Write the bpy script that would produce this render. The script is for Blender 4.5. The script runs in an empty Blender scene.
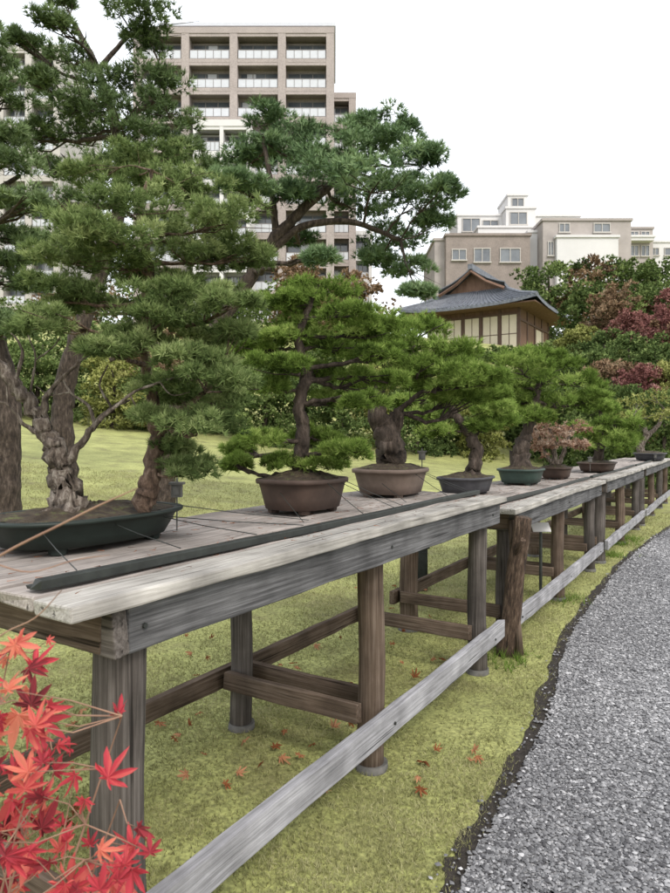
import bpy, math, numpy as np
from mathutils import Vector, Matrix
R=np.random.default_rng(7)
H=1.3; F=645.0
scene=bpy.context.scene
COL=scene.collection
def W(px,py,D): return np.array([(px-335)*D/F, D, H+(437-py)*D/F])
def ss(a,b,x):
    t=np.clip((x-a)/(b-a),0,1); return t*t*(3-2*t)
dv=np.array([.53,.848]); nv=np.array([-.848,.53]); C0=np.array([-.51,1.267])
def T(t,s,z=0): 
    p=C0+dv*t+nv*s; return np.array([p[0],p[1],z])
def hgt(x,y):
    x=np.asarray(x,float); y=np.asarray(y,float)
    u=-(x+.51)*.848+(y-1.267)*.53
    f=.115*np.clip(u-1.6,0,21); f=f*ss(1.6,4,u)
    g=6.0*ss(19,42,y)*ss(-2,4,u)
    return f+g
# ---------------------------------------------------------------- materials
def nn(nt,t,**k):
    n=nt.nodes.new(t)
    for a,b in k.items(): setattr(n,a,b)
    return n
def scl(nt,L,out,fac,lo,hi,a=.3,b=.7):
    mr=nn(nt,'ShaderNodeMapRange'); mr.inputs[1].default_value=a; mr.inputs[2].default_value=b; mr.inputs[3].default_value=lo; mr.inputs[4].default_value=hi
    L.new(fac,mr.inputs[0]); vm=nn(nt,'ShaderNodeVectorMath',operation='SCALE'); L.new(out,vm.inputs[0]); L.new(mr.outputs[0],vm.inputs['Scale']); return vm.outputs[0]
def mat(name,cols,scale=5,rough=.85,bump=.0,bscale=None,stretch=(1,1,1),detail=6,spec=.3,metal=0,fine=None,dist=.01,big=None,crack=None,fr=(.55,1.35),bigr=(.60,1.25)):
    m=bpy.data.materials.new(name); m.use_nodes=True; nt=m.node_tree; L=nt.links
    b=nt.nodes['Principled BSDF']; b.inputs['Roughness'].default_value=rough
    b.inputs['Specular IOR Level'].default_value=spec; b.inputs['Metallic'].default_value=metal
    tc=nn(nt,'ShaderNodeTexCoord'); mp=nn(nt,'ShaderNodeMapping'); mp.inputs['Scale'].default_value=stretch
    oi=nn(nt,'ShaderNodeObjectInfo'); mul=nn(nt,'ShaderNodeMath',operation='MULTIPLY'); mul.inputs[1].default_value=17.3
    L.new(oi.outputs['Random'],mul.inputs[0]); L.new(mul.outputs[0],mp.inputs['Location'])
    L.new(tc.outputs['Object'],mp.inputs['Vector'])
    no=nn(nt,'ShaderNodeTexNoise'); no.inputs['Scale'].default_value=scale; no.inputs['Detail'].default_value=detail; no.inputs['Roughness'].default_value=.65
    L.new(mp.outputs[0],no.inputs['Vector'])
    rp=nn(nt,'ShaderNodeValToRGB'); cr=rp.color_ramp
    while len(cr.elements)<len(cols): cr.elements.new(.5)
    for e,(p,c) in zip(cr.elements,cols): e.position=p; e.color=(*c,1)
    L.new(no.outputs['Fac'],rp.inputs['Fac'])
    out=rp.outputs[0]
    if fine:
        n2=nn(nt,'ShaderNodeTexNoise'); n2.inputs['Scale'].default_value=fine; n2.inputs['Detail'].default_value=3
        L.new(mp.outputs[0],n2.inputs['Vector']); out=scl(nt,L,out,n2.outputs['Fac'],*fr)
    if big:
        n3=nn(nt,'ShaderNodeTexNoise'); n3.inputs['Scale'].default_value=big; n3.inputs['Detail'].default_value=6
        ad=nn(nt,'ShaderNodeVectorMath',operation='ADD'); L.new(tc.outputs['Object'],ad.inputs[0]); L.new(mul.outputs[0],ad.inputs[1])
        L.new(ad.outputs[0],n3.inputs['Vector']); out=scl(nt,L,out,n3.outputs['Fac'],*bigr)
    hsrc=no.outputs['Fac']
    if crack:
        mp2=nn(nt,'ShaderNodeMapping'); mp2.inputs['Scale'].default_value=crack; L.new(tc.outputs['Object'],mp2.inputs['Vector']); L.new(mul.outputs[0],mp2.inputs['Location'])
        n4=nn(nt,'ShaderNodeTexNoise'); n4.inputs['Scale'].default_value=1; n4.inputs['Detail'].default_value=3; L.new(mp2.outputs[0],n4.inputs['Vector'])
        out=scl(nt,L,out,n4.outputs['Fac'],.30,1.0,.30,.37)
        mu=nn(nt,'ShaderNodeMath',operation='MULTIPLY'); mr=nn(nt,'ShaderNodeMapRange'); mr.inputs[1].default_value=.30; mr.inputs[2].default_value=.37; L.new(n4.outputs['Fac'],mr.inputs[0]); L.new(mr.outputs[0],mu.inputs[0]); L.new(no.outputs['Fac'],mu.inputs[1]); hsrc=mu.outputs[0]
    L.new(out,b.inputs['Base Color'])
    if bump:
        if bscale:
            nb=nn(nt,'ShaderNodeTexNoise'); nb.inputs['Scale'].default_value=bscale; nb.inputs['Detail'].default_value=6; L.new(mp.outputs[0],nb.inputs['Vector']); hsrc=nb.outputs['Fac']
        bp=nn(nt,'ShaderNodeBump'); bp.inputs['Strength'].default_value=bump; bp.inputs['Distance'].default_value=dist
        L.new(hsrc,bp.inputs['Height']); L.new(bp.outputs[0],b.inputs['Normal'])
    return m
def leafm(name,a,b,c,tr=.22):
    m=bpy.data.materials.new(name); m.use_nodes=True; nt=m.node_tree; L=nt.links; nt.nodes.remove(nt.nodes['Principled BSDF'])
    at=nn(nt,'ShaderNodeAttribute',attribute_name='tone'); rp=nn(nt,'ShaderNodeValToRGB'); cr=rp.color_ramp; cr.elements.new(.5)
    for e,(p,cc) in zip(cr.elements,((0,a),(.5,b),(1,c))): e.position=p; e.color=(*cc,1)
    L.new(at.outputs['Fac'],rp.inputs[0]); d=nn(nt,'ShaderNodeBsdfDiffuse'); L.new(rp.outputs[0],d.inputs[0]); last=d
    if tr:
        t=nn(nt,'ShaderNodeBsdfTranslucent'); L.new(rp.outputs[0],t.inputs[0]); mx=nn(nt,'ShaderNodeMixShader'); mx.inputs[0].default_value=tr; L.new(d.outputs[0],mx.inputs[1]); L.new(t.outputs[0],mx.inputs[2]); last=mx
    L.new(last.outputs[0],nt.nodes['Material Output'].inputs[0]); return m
def wood(name,dark,mid,light,crk=(1.3,60,60)):
    return mat(name,[(.27,dark),(.5,mid),(.73,light)],scale=1.0,stretch=(3,120,120),rough=.92,bump=.7,detail=9,spec=.12,dist=.003,big=5.5,crack=crk)
M={}
M['wl']=wood('weathered_wood_light',(.17,.16,.145),(.34,.325,.30),(.49,.475,.445))
M['wm']=wood('weathered_wood_grey',(.038,.038,.04),(.105,.105,.108),(.20,.20,.207))
M['wr']=wood('weathered_wood_rail',(.15,.15,.157),(.28,.28,.295),(.42,.42,.445))
M['wb']=wood('brown_wood',(.045,.033,.025),(.115,.085,.064),(.20,.16,.13))
M['wd']=wood('dark_post_wood',(.035,.030,.027),(.085,.075,.068),(.155,.14,.13))
M['wp']=wood('pinkish_plank',(.16,.14,.128),(.29,.26,.24),(.41,.375,.35))
M['black']=mat('black_metal',[(.3,(.012,.014,.013)),(.7,(.03,.035,.032))],scale=20,rough=.5,spec=.4)
M['conc']=mat('concrete',[(.3,(.07,.07,.065)),(.7,(.15,.145,.135))],scale=20,bump=.3)
M['bark']=mat('bark_dark',[(.35,(.018,.013,.010)),(.55,(.06,.045,.036)),(.75,(.15,.12,.10))],scale=9,stretch=(4,4,1.3),bump=1.0,dist=.02,detail=8)
M['bark2']=mat('bark_bonsai',[(.35,(.03,.02,.015)),(.52,(.13,.085,.062)),(.7,(.28,.21,.165))],scale=18,stretch=(3,3,1),bump=1.0,dist=.012,detail=8)
M['bark3']=mat('bark_pale',[(.35,(.03,.023,.018)),(.5,(.12,.095,.078)),(.66,(.30,.265,.23))],scale=26,stretch=(2.5,2.5,.8),bump=1.0,dist=.015,detail=10)
M['log']=mat('log_bark',[(.35,(.02,.014,.010)),(.55,(.09,.06,.042)),(.75,(.22,.165,.12))],scale=14,stretch=(1,5,5),bump=1,dist=.015)
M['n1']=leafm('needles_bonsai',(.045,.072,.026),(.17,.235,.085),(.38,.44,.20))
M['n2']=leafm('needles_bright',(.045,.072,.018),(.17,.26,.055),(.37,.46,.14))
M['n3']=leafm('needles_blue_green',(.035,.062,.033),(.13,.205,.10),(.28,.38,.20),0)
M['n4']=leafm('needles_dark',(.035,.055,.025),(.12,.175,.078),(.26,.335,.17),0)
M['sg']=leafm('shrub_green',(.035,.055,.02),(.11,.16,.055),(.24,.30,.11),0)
M['so']=leafm('shrub_autumn',(.07,.045,.027),(.24,.16,.10),(.40,.31,.21),0)
M['sr']=leafm('shrub_red',(.08,.03,.03),(.26,.12,.11),(.42,.25,.22),0)
M['sy']=leafm('shrub_yellow',(.07,.08,.025),(.24,.26,.08),(.42,.42,.17),0)
M['rust']=leafm('rusty_leaves',(.12,.05,.03),(.38,.24,.17),(.65,.54,.45))
M['maple']=leafm('maple_leaf_red',(.14,.035,.04),(.56,.07,.095),(.72,.27,.18),.4)
M['fallen']=leafm('fallen_leaf',(.10,.035,.015),(.28,.11,.05),(.45,.24,.14),.15)
M['blade']=leafm('grass_blade',(.13,.125,.055),(.27,.275,.12),(.46,.44,.25),.2)
M['stone']=leafm('gravel_stone',(.075,.075,.08),(.21,.212,.22),(.48,.48,.49),0)
M['grass']=mat('lawn',[(.3,(.17,.16,.07)),(.5,(.28,.295,.105)),(.7,(.36,.37,.14))],scale=2.2,fine=60,bump=.3,bscale=90,dist=.01,detail=8,big=.6,bigr=(.75,1.15))
M['soil']=mat('dark_soil',[(.3,(.014,.012,.010)),(.7,(.055,.046,.038))],scale=40,bump=1,dist=.02)
M['psoil']=mat('pot_soil',[(.3,(.02,.014,.01)),(.55,(.06,.045,.03)),(.72,(.10,.12,.04))],scale=25,bump=1,dist=.02)
def gravel():
    m=bpy.data.materials.new('gravel'); m.use_nodes=True; nt=m.node_tree; L=nt.links; b=nt.nodes['Principled BSDF']; b.inputs['Roughness'].default_value=.9
    tc=nn(nt,'ShaderNodeTexCoord'); v=nn(nt,'ShaderNodeTexVoronoi'); v.inputs['Scale'].default_value=85
    L.new(tc.outputs['Object'],v.inputs['Vector'])
    sx=nn(nt,'ShaderNodeSeparateColor'); L.new(v.outputs['Color'],sx.inputs[0])
    r=nn(nt,'ShaderNodeValToRGB'); r.color_ramp.elements[0].color=(.08,.08,.085,1); r.color_ramp.elements[1].color=(.38,.38,.39,1)
    L.new(sx.outputs[0],r.inputs[0])
    n=nn(nt,'ShaderNodeTexNoise'); n.inputs['Scale'].default_value=1.6; n.inputs['Detail'].default_value=6; L.new(tc.outputs['Object'],n.inputs['Vector'])
    L.new(scl(nt,L,r.outputs[0],n.outputs[0],.65,1.3),b.inputs['Base Color'])
    bp=nn(nt,'ShaderNodeBump'); bp.invert=True; bp.inputs['Strength'].default_value=1; bp.inputs['Distance'].default_value=.01; L.new(v.outputs['Distance'],bp.inputs['Height']); L.new(bp.outputs[0],b.inputs['Normal'])
    return m
M['gravel']=gravel()
def pl(n,c,rough=.7,v=.15,scale=3,**k):
    c=np.array(c); return mat(n,[(.3,tuple(c*(1-v))),(.7,tuple(np.minimum(c*(1+v),.9)))],scale=scale,rough=rough,**k)
M['beige']=pl('beige_tile_wall',(.33,.29,.275),v=.10,scale=.5,fine=9,fr=(.8,1.15))
M['white']=pl('white_wall',(.58,.575,.575),v=.06,scale=.4)
M['cream']=pl('cream_wall',(.44,.42,.395),v=.06,scale=.4)
M['rail']=pl('balcony_panel',(.50,.52,.56),v=.05,rough=.3)
M['glass']=mat('window_glass',[(.3,(.05,.06,.075)),(.7,(.16,.18,.20))],scale=.35,rough=.12,spec=.8)
M['frame']=pl('window_frame',(.20,.19,.19))
M['brick']=pl('brown_brick',(.235,.20,.18),scale=1,fine=9,fr=(.8,1.15))
M['tan']=pl('tan_concrete',(.33,.30,.285),scale=.7)
M['tile']=mat('roof_tile',[(.3,(.09,.10,.12)),(.7,(.19,.205,.235))],scale=3,rough=.55,fine=14,bump=.4,fr=(.75,1.2))
M['hwood']=mat('house_wood',[(.3,(.11,.062,.043)),(.7,(.20,.125,.09))],scale=2,stretch=(3,3,.6),bump=.2)
M['hframe']=pl('house_dark_frame',(.11,.07,.055))
M['shoji']=pl('shoji_paper',(.62,.56,.45),v=.05)
M['pgreen']=mat('pot_dark_glaze',[(.3,(.008,.013,.011)),(.7,(.020,.029,.025))],scale=6,rough=.5,spec=.3,bump=.1)
M['pgreen2']=mat('pot_celadon_glaze',[(.3,(.02,.038,.032)),(.7,(.045,.072,.062))],scale=6,rough=.5,spec=.35,bump=.1)
M['pbrown']=mat('pot_brown',[(.3,(.035,.024,.020)),(.7,(.085,.056,.045))],scale=7,rough=.65,bump=.2)
M['ptaupe']=mat('pot_taupe',[(.3,(.095,.07,.058)),(.7,(.17,.13,.11))],scale=7,rough=.7,bump=.2)
M['pgrey']=mat('pot_grey',[(.3,(.03,.03,.034)),(.7,(.07,.07,.08))],scale=7,rough=.65)
# ---------------------------------------------------------------- mesh helpers
def empty(name,loc=(0,0,0)):
    e=bpy.data.objects.new(name,None); e.location=loc; e.empty_display_size=.2; COL.objects.link(e); return e
def par(o,p):
    if p is not None: o.parent=p; o.matrix_parent_inverse=Matrix.Translation(p.location).inverted()
def pyobj(name,v,f,mats,mi=None,parent=None,smooth=False):
    me=bpy.data.meshes.new(name); me.from_pydata([tuple(map(float,a)) for a in v],[],f)
    for m in mats: me.materials.append(m)
    if mi is not None: me.polygons.foreach_set('material_index',mi)
    if smooth: me.polygons.foreach_set('use_smooth',[True]*len(me.polygons))
    me.update(); o=bpy.data.objects.new(name,me); COL.objects.link(o); par(o,parent); return o
def triobj(name,verts,tone,m,parent=None,idx=None):
    verts=np.asarray(verts,np.float32); me=bpy.data.meshes.new(name)
    if idx is None: idx=np.arange(len(verts),dtype=np.int32).reshape(-1,3)
    nf=len(idx)
    me.vertices.add(len(verts)); me.vertices.foreach_set('co',verts.ravel())
    me.loops.add(nf*3); me.loops.foreach_set('vertex_index',idx.astype(np.int32).ravel())
    me.polygons.add(nf); me.polygons.foreach_set('loop_start',np.arange(0,nf*3,3,dtype=np.int32))
    me.update(calc_edges=True)
    a=me.attributes.new('tone','FLOAT','FACE'); a.data.foreach_set('value',np.asarray(tone,np.float32))
    me.materials.append(m); o=bpy.data.objects.new(name,me); COL.objects.link(o); par(o,parent); return o
class MB:
    def __init__(s): s.v=[];s.f=[];s.m=[]
    def box(s,x0,x1,y0,y1,z0,z1,mi=0):
        b=len(s.v); s.v+=[(x,y,z) for z in (z0,z1) for y in (y0,y1) for x in (x0,x1)]
        s.f+=[tuple(b+i for i in q) for q in ((0,2,3,1),(4,5,7,6),(0,1,5,4),(2,6,7,3),(0,4,6,2),(1,3,7,5))]; s.m+=[mi]*6
    def quad(s,pts,mi=0):
        b=len(s.v); s.v+=[tuple(p) for p in pts]; s.f.append(tuple(range(b,b+len(pts)))); s.m.append(mi)
    def tube(s,pts,rad,sides=8,mi=0,wob=0,cap=True):
        pts=np.array(pts,float); rad=np.array(rad,float); n=len(pts); b=len(s.v)
        tg=np.gradient(pts,axis=0); tg/=np.linalg.norm(tg,axis=1)[:,None]+1e-9
        ref=np.array([0.31,.95,.05]) if abs(tg[0][1])<.9 else np.array([1.,0,0])
        for i in range(n):
            u=np.cross(tg[i],ref); u/=np.linalg.norm(u)+1e-9; w=np.cross(tg[i],u)
            for k in range(sides):
                a=2*math.pi*k/sides; r=rad[i]*(1+(R.normal(0,wob) if wob else 0))
                s.v.append(tuple(pts[i]+r*(math.cos(a)*u+math.sin(a)*w)))
        for i in range(n-1):
            for k in range(sides):
                k2=(k+1)%sides; s.f.append((b+i*sides+k,b+i*sides+k2,b+(i+1)*sides+k2,b+(i+1)*sides+k)); s.m.append(mi)
        if cap:
            s.f.append(tuple(b+k for k in range(sides))); s.m.append(mi)
            s.f.append(tuple(b+(n-1)*sides+k for k in range(sides))[::-1]); s.m.append(mi)
    def obj(s,name,mats,parent=None,smooth=False): return pyobj(name,s.v,s.f,mats,s.m,parent,smooth)
def smoothline(P,rad,k=6):
    P=np.array(P,float); rad=np.array(rad,float); out=[];ro=[]
    Q=np.vstack([2*P[0]-P[1],P,2*P[-1]-P[-2]])
    for i in range(len(P)-1):
        p0,p1,p2,p3=Q[i:i+4]
        for j in range(k):
            t=j/k; out.append(.5*((2*p1)+(-p0+p2)*t+(2*p0-5*p1+4*p2-p3)*t*t+(-p0+3*p1-3*p2+p3)*t**3)); ro.append(rad[i]*(1-t)+rad[i+1]*t)
    out.append(P[-1]); ro.append(rad[-1]); return np.array(out),np.array(ro)
def board(name,p0,p1,w,h,m,parent,bev=.004,warp=.0018):
    p0=Vector(p0);p1=Vector(p1); L=(p1-p0).length; nseg=max(2,int(L/.16))
    v=[];f=[]; ph=R.random(2)*6
    for i in range(nseg+1):
        x=-L/2+L*i/nseg; oy=.0025*math.sin(x*2.3+ph[0]); oz=.003*math.sin(x*1.9+ph[1])*(1 if w>h else .5)
        for (a,b) in ((-1,-1),(1,-1),(1,1),(-1,1)):
            v.append((x+ (R.normal(0,.004) if i in(0,nseg) else 0),a*w/2+oy+R.normal(0,warp),b*h/2+oz+R.normal(0,warp)))
    for i in range(nseg):
        for k in range(4):
            k2=(k+1)%4; f.append((i*4+k,i*4+k2,(i+1)*4+k2,(i+1)*4+k))
    f.append((3,2,1,0)); e=nseg*4; f.append((e,e+1,e+2,e+3))
    me=bpy.data.meshes.new(name); me.from_pydata(v,[],f); me.materials.append(m); me.update()
    o=bpy.data.objects.new(name,me); COL.objects.link(o)
    xd=(p1-p0).normalized(); z=Vector((0,0,1))
    if abs(xd.z)>.9: z=Vector((0,1,0))
    yd=z.cross(xd).normalized(); zd=xd.cross(yd)
    mt=Matrix((xd,yd,zd)).transposed().to_4x4(); mt.translation=(p0+p1)/2
    o.matrix_world=mt
    if parent: o.parent=parent; o.matrix_parent_inverse=Matrix.Translation(parent.location).inverted()
    bm=o.modifiers.new('b','BEVEL'); bm.width=bev; bm.segments=2; bm.limit_method='ANGLE'; bm.angle_limit=math.radians(50)
    return o
def logpost(name,p0,p1,r0,r1,m,parent,wob=.02,sides=20,n=9):
    p0=Vector(p0);p1=Vector(p1);L=(p1-p0).length; v=[];f=[]
    ph=R.random()*6
    for i in range(n+1):
        x=-L/2+L*i/n; r=r0+(r1-r0)*i/n
        cx=.004*math.sin(ph+i*.9)
        for k in range(sides):
            a=2*math.pi*k/sides; rr=r*(1+wob*math.sin(3*a+ph)+R.normal(0,.008)); v.append((x,cx+rr*math.cos(a),rr*math.sin(a)))
    for i in range(n):
        for k in range(sides):
            k2=(k+1)%sides; f.append((i*sides+k,i*sides+k2,(i+1)*sides+k2,(i+1)*sides+k))
    f.append(tuple(range(sides))[::-1]); f.append(tuple(n*sides+k for k in range(sides)))
    me=bpy.data.meshes.new(name); me.from_pydata(v,[],f); me.materials.append(m); me.polygons.foreach_set('use_smooth',[len(p.vertices)==4 for p in me.polygons]); me.update()
    o=bpy.data.objects.new(name,me); COL.objects.link(o)
    xd=(p1-p0).normalized(); yd=Vector((0,1,0)).cross(xd).normalized(); zd=xd.cross(yd)
    mt=Matrix((xd,yd,zd)).transposed().to_4x4(); mt.translation=(p0+p1)/2; o.matrix_world=mt
    if parent: o.parent=parent; o.matrix_parent_inverse=Matrix.Translation(parent.location).inverted()
    return o
# ---------------------------------------------------------------- ground
def axis(lims):
    out=[]
    for a,b,s in lims: out+=list(np.arange(a,b,s))
    return np.array(out+[lims[-1][1]])
xs=axis([(-600,-60,30),(-60,-12,3),(-12,14,.5),(14,60,3),(60,600,30)]); ys=axis([(-100,-6,10),(-6,20,.5),(20,60,2),(60,900,40)])
X,Y=np.meshgrid(xs,ys); Z=hgt(X,Y)
nx=len(xs); V=np.stack([X.ravel(),Y.ravel(),Z.ravel()],1)
f=[(j*nx+i,j*nx+i+1,(j+1)*nx+i+1,(j+1)*nx+i) for j in range(len(ys)-1) for i in range(nx-1)]
pyobj('ground',V,f,[M['grass']],smooth=True)
ep=np.array([(-.9,-4),(-.35,-1),(-.05,.4),(.12,1.2),(.328,1.839),(.43,2.05),(.70,2.52),(1.05,3.19),(1.47,4.13),(2.15,5.31),(3.0,6.71),(4.5,8.83),(6.3,11.2),(9.5,14.2),(15,17),(30,20)])
e2,_=smoothline(np.c_[ep,np.zeros(len(ep))],np.zeros(len(ep)),14); e2=e2[:,:2]
def wobv(n,a): 
    w=R.normal(0,1,n); w=np.convolve(w,np.ones(3)/3,'same'); return w*a
tg=np.gradient(e2,axis=0); tg/=np.linalg.norm(tg,axis=1)[:,None]; rn=np.c_[tg[:,1],-tg[:,0]]
eA=e2+rn*wobv(len(e2),.022)[:,None]-rn*.035; eB=e2+rn*(.03+wobv(len(e2),.02))[:,None]
def ribbon(name,a,b,z,m):
    n=len(a); v=[(*p,z) for p in a]+[(*p,z) for p in b]
    return pyobj(name,v,[(i,n+i,n+i+1,i+1) for i in range(n-1)],[m])
ribbon('soil_edge',eA,eB+rn*.25,.004,M['soil'])
ribbon('gravel_path',eB,e2+rn*3.4,.008,M['gravel'])
def xedge(y): return np.interp(y,e2[:,1],e2[:,0])
def pebbles(n):
    D=1.5*(9/1.5)**R.random(n); x=xedge(D)+.03+R.random(n)*(D*.55-xedge(D)+.2).clip(.1,None)
    x-= (R.random(n)<.08)*R.random(n)*.10
    s=(.003+.0055*R.random(n)**2)*np.interp(D,[1.5,4,9],[1,1.2,1.9])
    base=np.array([(1,0,0),(-1,0,0),(0,1,0),(0,-1,0),(0,0,1),(0,0,-1)],float)
    tri=np.array([(0,2,4),(2,1,4),(1,3,4),(3,0,4)])
    an=R.random(n)*6.28; v=base[None]*(1+R.normal(0,.25,(n,6,1))); v=v*np.stack([1+.4*R.random(n),np.ones(n),.7*np.ones(n)],1)[:,None]
    c,s_=np.cos(an),np.sin(an); vx=v[...,0]*c[:,None]-v[...,1]*s_[:,None]; vy=v[...,0]*s_[:,None]+v[...,1]*c[:,None]
    v=np.stack([vx,vy,v[...,2]],2)*s[:,None,None]+np.stack([x,D,.010+s*.3],1)[:,None]
    idx=(tri[None]+6*np.arange(n)[:,None,None]).reshape(-1,3)
    patch=.06*np.sin(x*2.1+D)+.08*np.sin(D*1.7+2*x)
    triobj('gravel_stones',v.reshape(-1,3),np.repeat(np.clip(R.normal(.43,.24,n)+patch,0,1),4),M['stone'],idx=idx)
pebbles(55000)
# ---------------------------------------------------------------- tufts
def nrm(a): return a/(np.linalg.norm(a,axis=1)[:,None]+1e-9)
def tufts(P,Dr,n,L,w,spread,tone):
    Pn=np.repeat(P,n,0); Dn=nrm(np.repeat(Dr,n,0)+R.normal(0,spread,(len(P)*n,3)))
    Ls=L*(.65+.45*R.random(len(Pn)))[:,None]; sd=nrm(np.cross(Dn,R.normal(0,1,Dn.shape)))*w/2
    v=np.stack([Pn-sd,Pn+sd,Pn+Dn*Ls],1).reshape(-1,3)
    t=np.clip(np.repeat(tone,n)+R.normal(0,.10,len(Pn)),0,1)
    return v,t
def vnoise(x,y,s,seed):
    g=np.random.default_rng(seed).random((64,64)); X=(x*s)%63; Y=(y*s)%63; i=X.astype(int); j=Y.astype(int); a=X-i; b=Y-j; a=a*a*(3-2*a); b=b*b*(3-2*b)
    i2=(i+1)%64; j2=(j+1)%64
    return g[i,j]*(1-a)*(1-b)+g[i2,j]*a*(1-b)+g[i,j2]*(1-a)*b+g[i2,j2]*a*b
def grass(n):
    D=1.2*(11/1.2)**R.random(n); x=D*(-.58+1.2*R.random(n)); y=D
    ok=(x<xedge(y)-.02+R.normal(0,.025,n)); x,y=x[ok],y[ok]
    k=len(x)
    pt=.5*vnoise(x+40,y,2.0,1)+.3*vnoise(x+40,y,6,2)+.2*vnoise(x+40,y,17,3)
    patch=.5+1.3*(pt-.5)+R.normal(0,.18,k)
    keep=R.random(k)<np.clip(2.6*(pt-.25),.06,1); x,y,patch=x[keep],y[keep],patch[keep]; k=len(x)
    P=np.stack([x,y,hgt(x,y)-.002],1)
    Dr=nrm(np.stack([R.normal(0,.6,k),R.normal(0,.6,k),np.ones(k)],1))
    sc=np.interp(y,[1.2,4,11],[1,1.3,2.2])[:,None]
    Pn=np.repeat(P,2,0); Dn=nrm(np.repeat(Dr,2,0)+R.normal(0,.35,(2*k,3))); Dn[:,2]=np.abs(Dn[:,2]); 
    Ls=(.008+.017*R.random((2*k,1)))*np.repeat(sc,2,0); sd=nrm(np.cross(Dn,R.normal(0,1,Dn.shape)))*.0015*np.repeat(sc,2,0)
    v=np.stack([Pn-sd,Pn+sd,Pn+Dn*Ls],1).reshape(-1,3)
    triobj('lawn_grass',v,np.clip(np.repeat(patch,2),0,1),M['blade'])
grass(270000)
# ---------------------------------------------------------------- trees
TR=.62
def tree(name,D,trunks,pads,style,leaf,bark,parent=None,dsp=.15,twist=1.0,branches=True,dens=1.0,sr=1.12,sz=1.4,NS=14,rnd=False):
    top=parent or empty(name,tuple(W(trunks[0][0][0],trunks[0][0][1],D)))
    mb=MB(); samples=[]
    for tr in trunks:
        P=[W(a[0],a[1],D+(a[3] if len(a)>3 else 0)) for a in tr]; r=[a[2]*D/F*TR for a in tr]
        q,rr=smoothline(P,r,7); q[1:-1]+=R.normal(0,1,(len(q)-2,3))*rr[1:-1,None]*.14*twist
        mb.tube(q,rr,12,wob=.08*twist); samples+=[(a,b) for a,b in zip(q,rr)]
    SP=np.array([a for a,_ in samples]); SR=np.array([b for _,b in samples])
    n,L,w,spread,nt=style; vs=[];ts=[]
    for pd in pads:
        cx,cy,rx,ry=pd[:4]; off=pd[4] if len(pd)>4 else R.uniform(-dsp,dsp)
        c=W(cx,cy,D+off); rx=rx*D/F*sr; rz=ry*D/F*sz; 
        if branches:
            dd=np.linalg.norm((SP-c)*np.array([1,1,1.3]),axis=1)+np.where(SP[:,2]>c[2],rx*1.0,0); i=int(np.argmin(dd)); a=SP[i]
            rb=min(SR[i]*.55,max(.003*D/2,np.linalg.norm(c-a)*.05))
            mid=(a+c)/2+np.array([0,0,-.06])*np.linalg.norm(c-a)+R.normal(0,.07,3)*np.linalg.norm(c-a)
            q,rr=smoothline([a,mid,c-np.array([0,0,rz*.3])],[rb,rb*.7,rb*.3],5); q[1:-1]+=R.normal(0,1,(len(q)-2,3))*rb*.35
            mb.tube(q,rr,7,wob=.08)
            for _ in range(5):
                e=c+R.normal(0,.5,3)*np.array([rx,rx,rz*.4]); st=q[int(len(q)*.6)]
                mb.tube([st,(st+e)/2+R.normal(0,.1,3)*rx,e],[rb*.4,rb*.3,rb*.12],5)
        ns=NS
        th=R.random(ns)*6.283; rr=np.sqrt(R.random(ns))*.85
        sc=c+np.stack([np.cos(th)*rr*rx,np.sin(th)*rr*rx*.9,(1-rr**2)*rz*.75*R.random(ns)-rz*.3+R.normal(0,.2,ns)*rz],1)
        tp=R.normal(0,.07)
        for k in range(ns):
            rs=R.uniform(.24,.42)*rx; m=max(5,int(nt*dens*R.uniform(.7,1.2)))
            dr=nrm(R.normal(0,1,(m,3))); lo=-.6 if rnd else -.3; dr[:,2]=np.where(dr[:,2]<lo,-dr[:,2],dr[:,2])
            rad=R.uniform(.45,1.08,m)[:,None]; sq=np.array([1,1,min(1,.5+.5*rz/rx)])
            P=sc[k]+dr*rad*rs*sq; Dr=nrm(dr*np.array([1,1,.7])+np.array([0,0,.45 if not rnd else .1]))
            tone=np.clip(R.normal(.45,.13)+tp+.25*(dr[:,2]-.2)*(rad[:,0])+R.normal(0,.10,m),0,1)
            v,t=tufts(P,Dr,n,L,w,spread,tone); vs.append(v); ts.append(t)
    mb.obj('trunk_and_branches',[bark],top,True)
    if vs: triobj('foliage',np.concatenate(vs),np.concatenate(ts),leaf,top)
    return top
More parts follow.
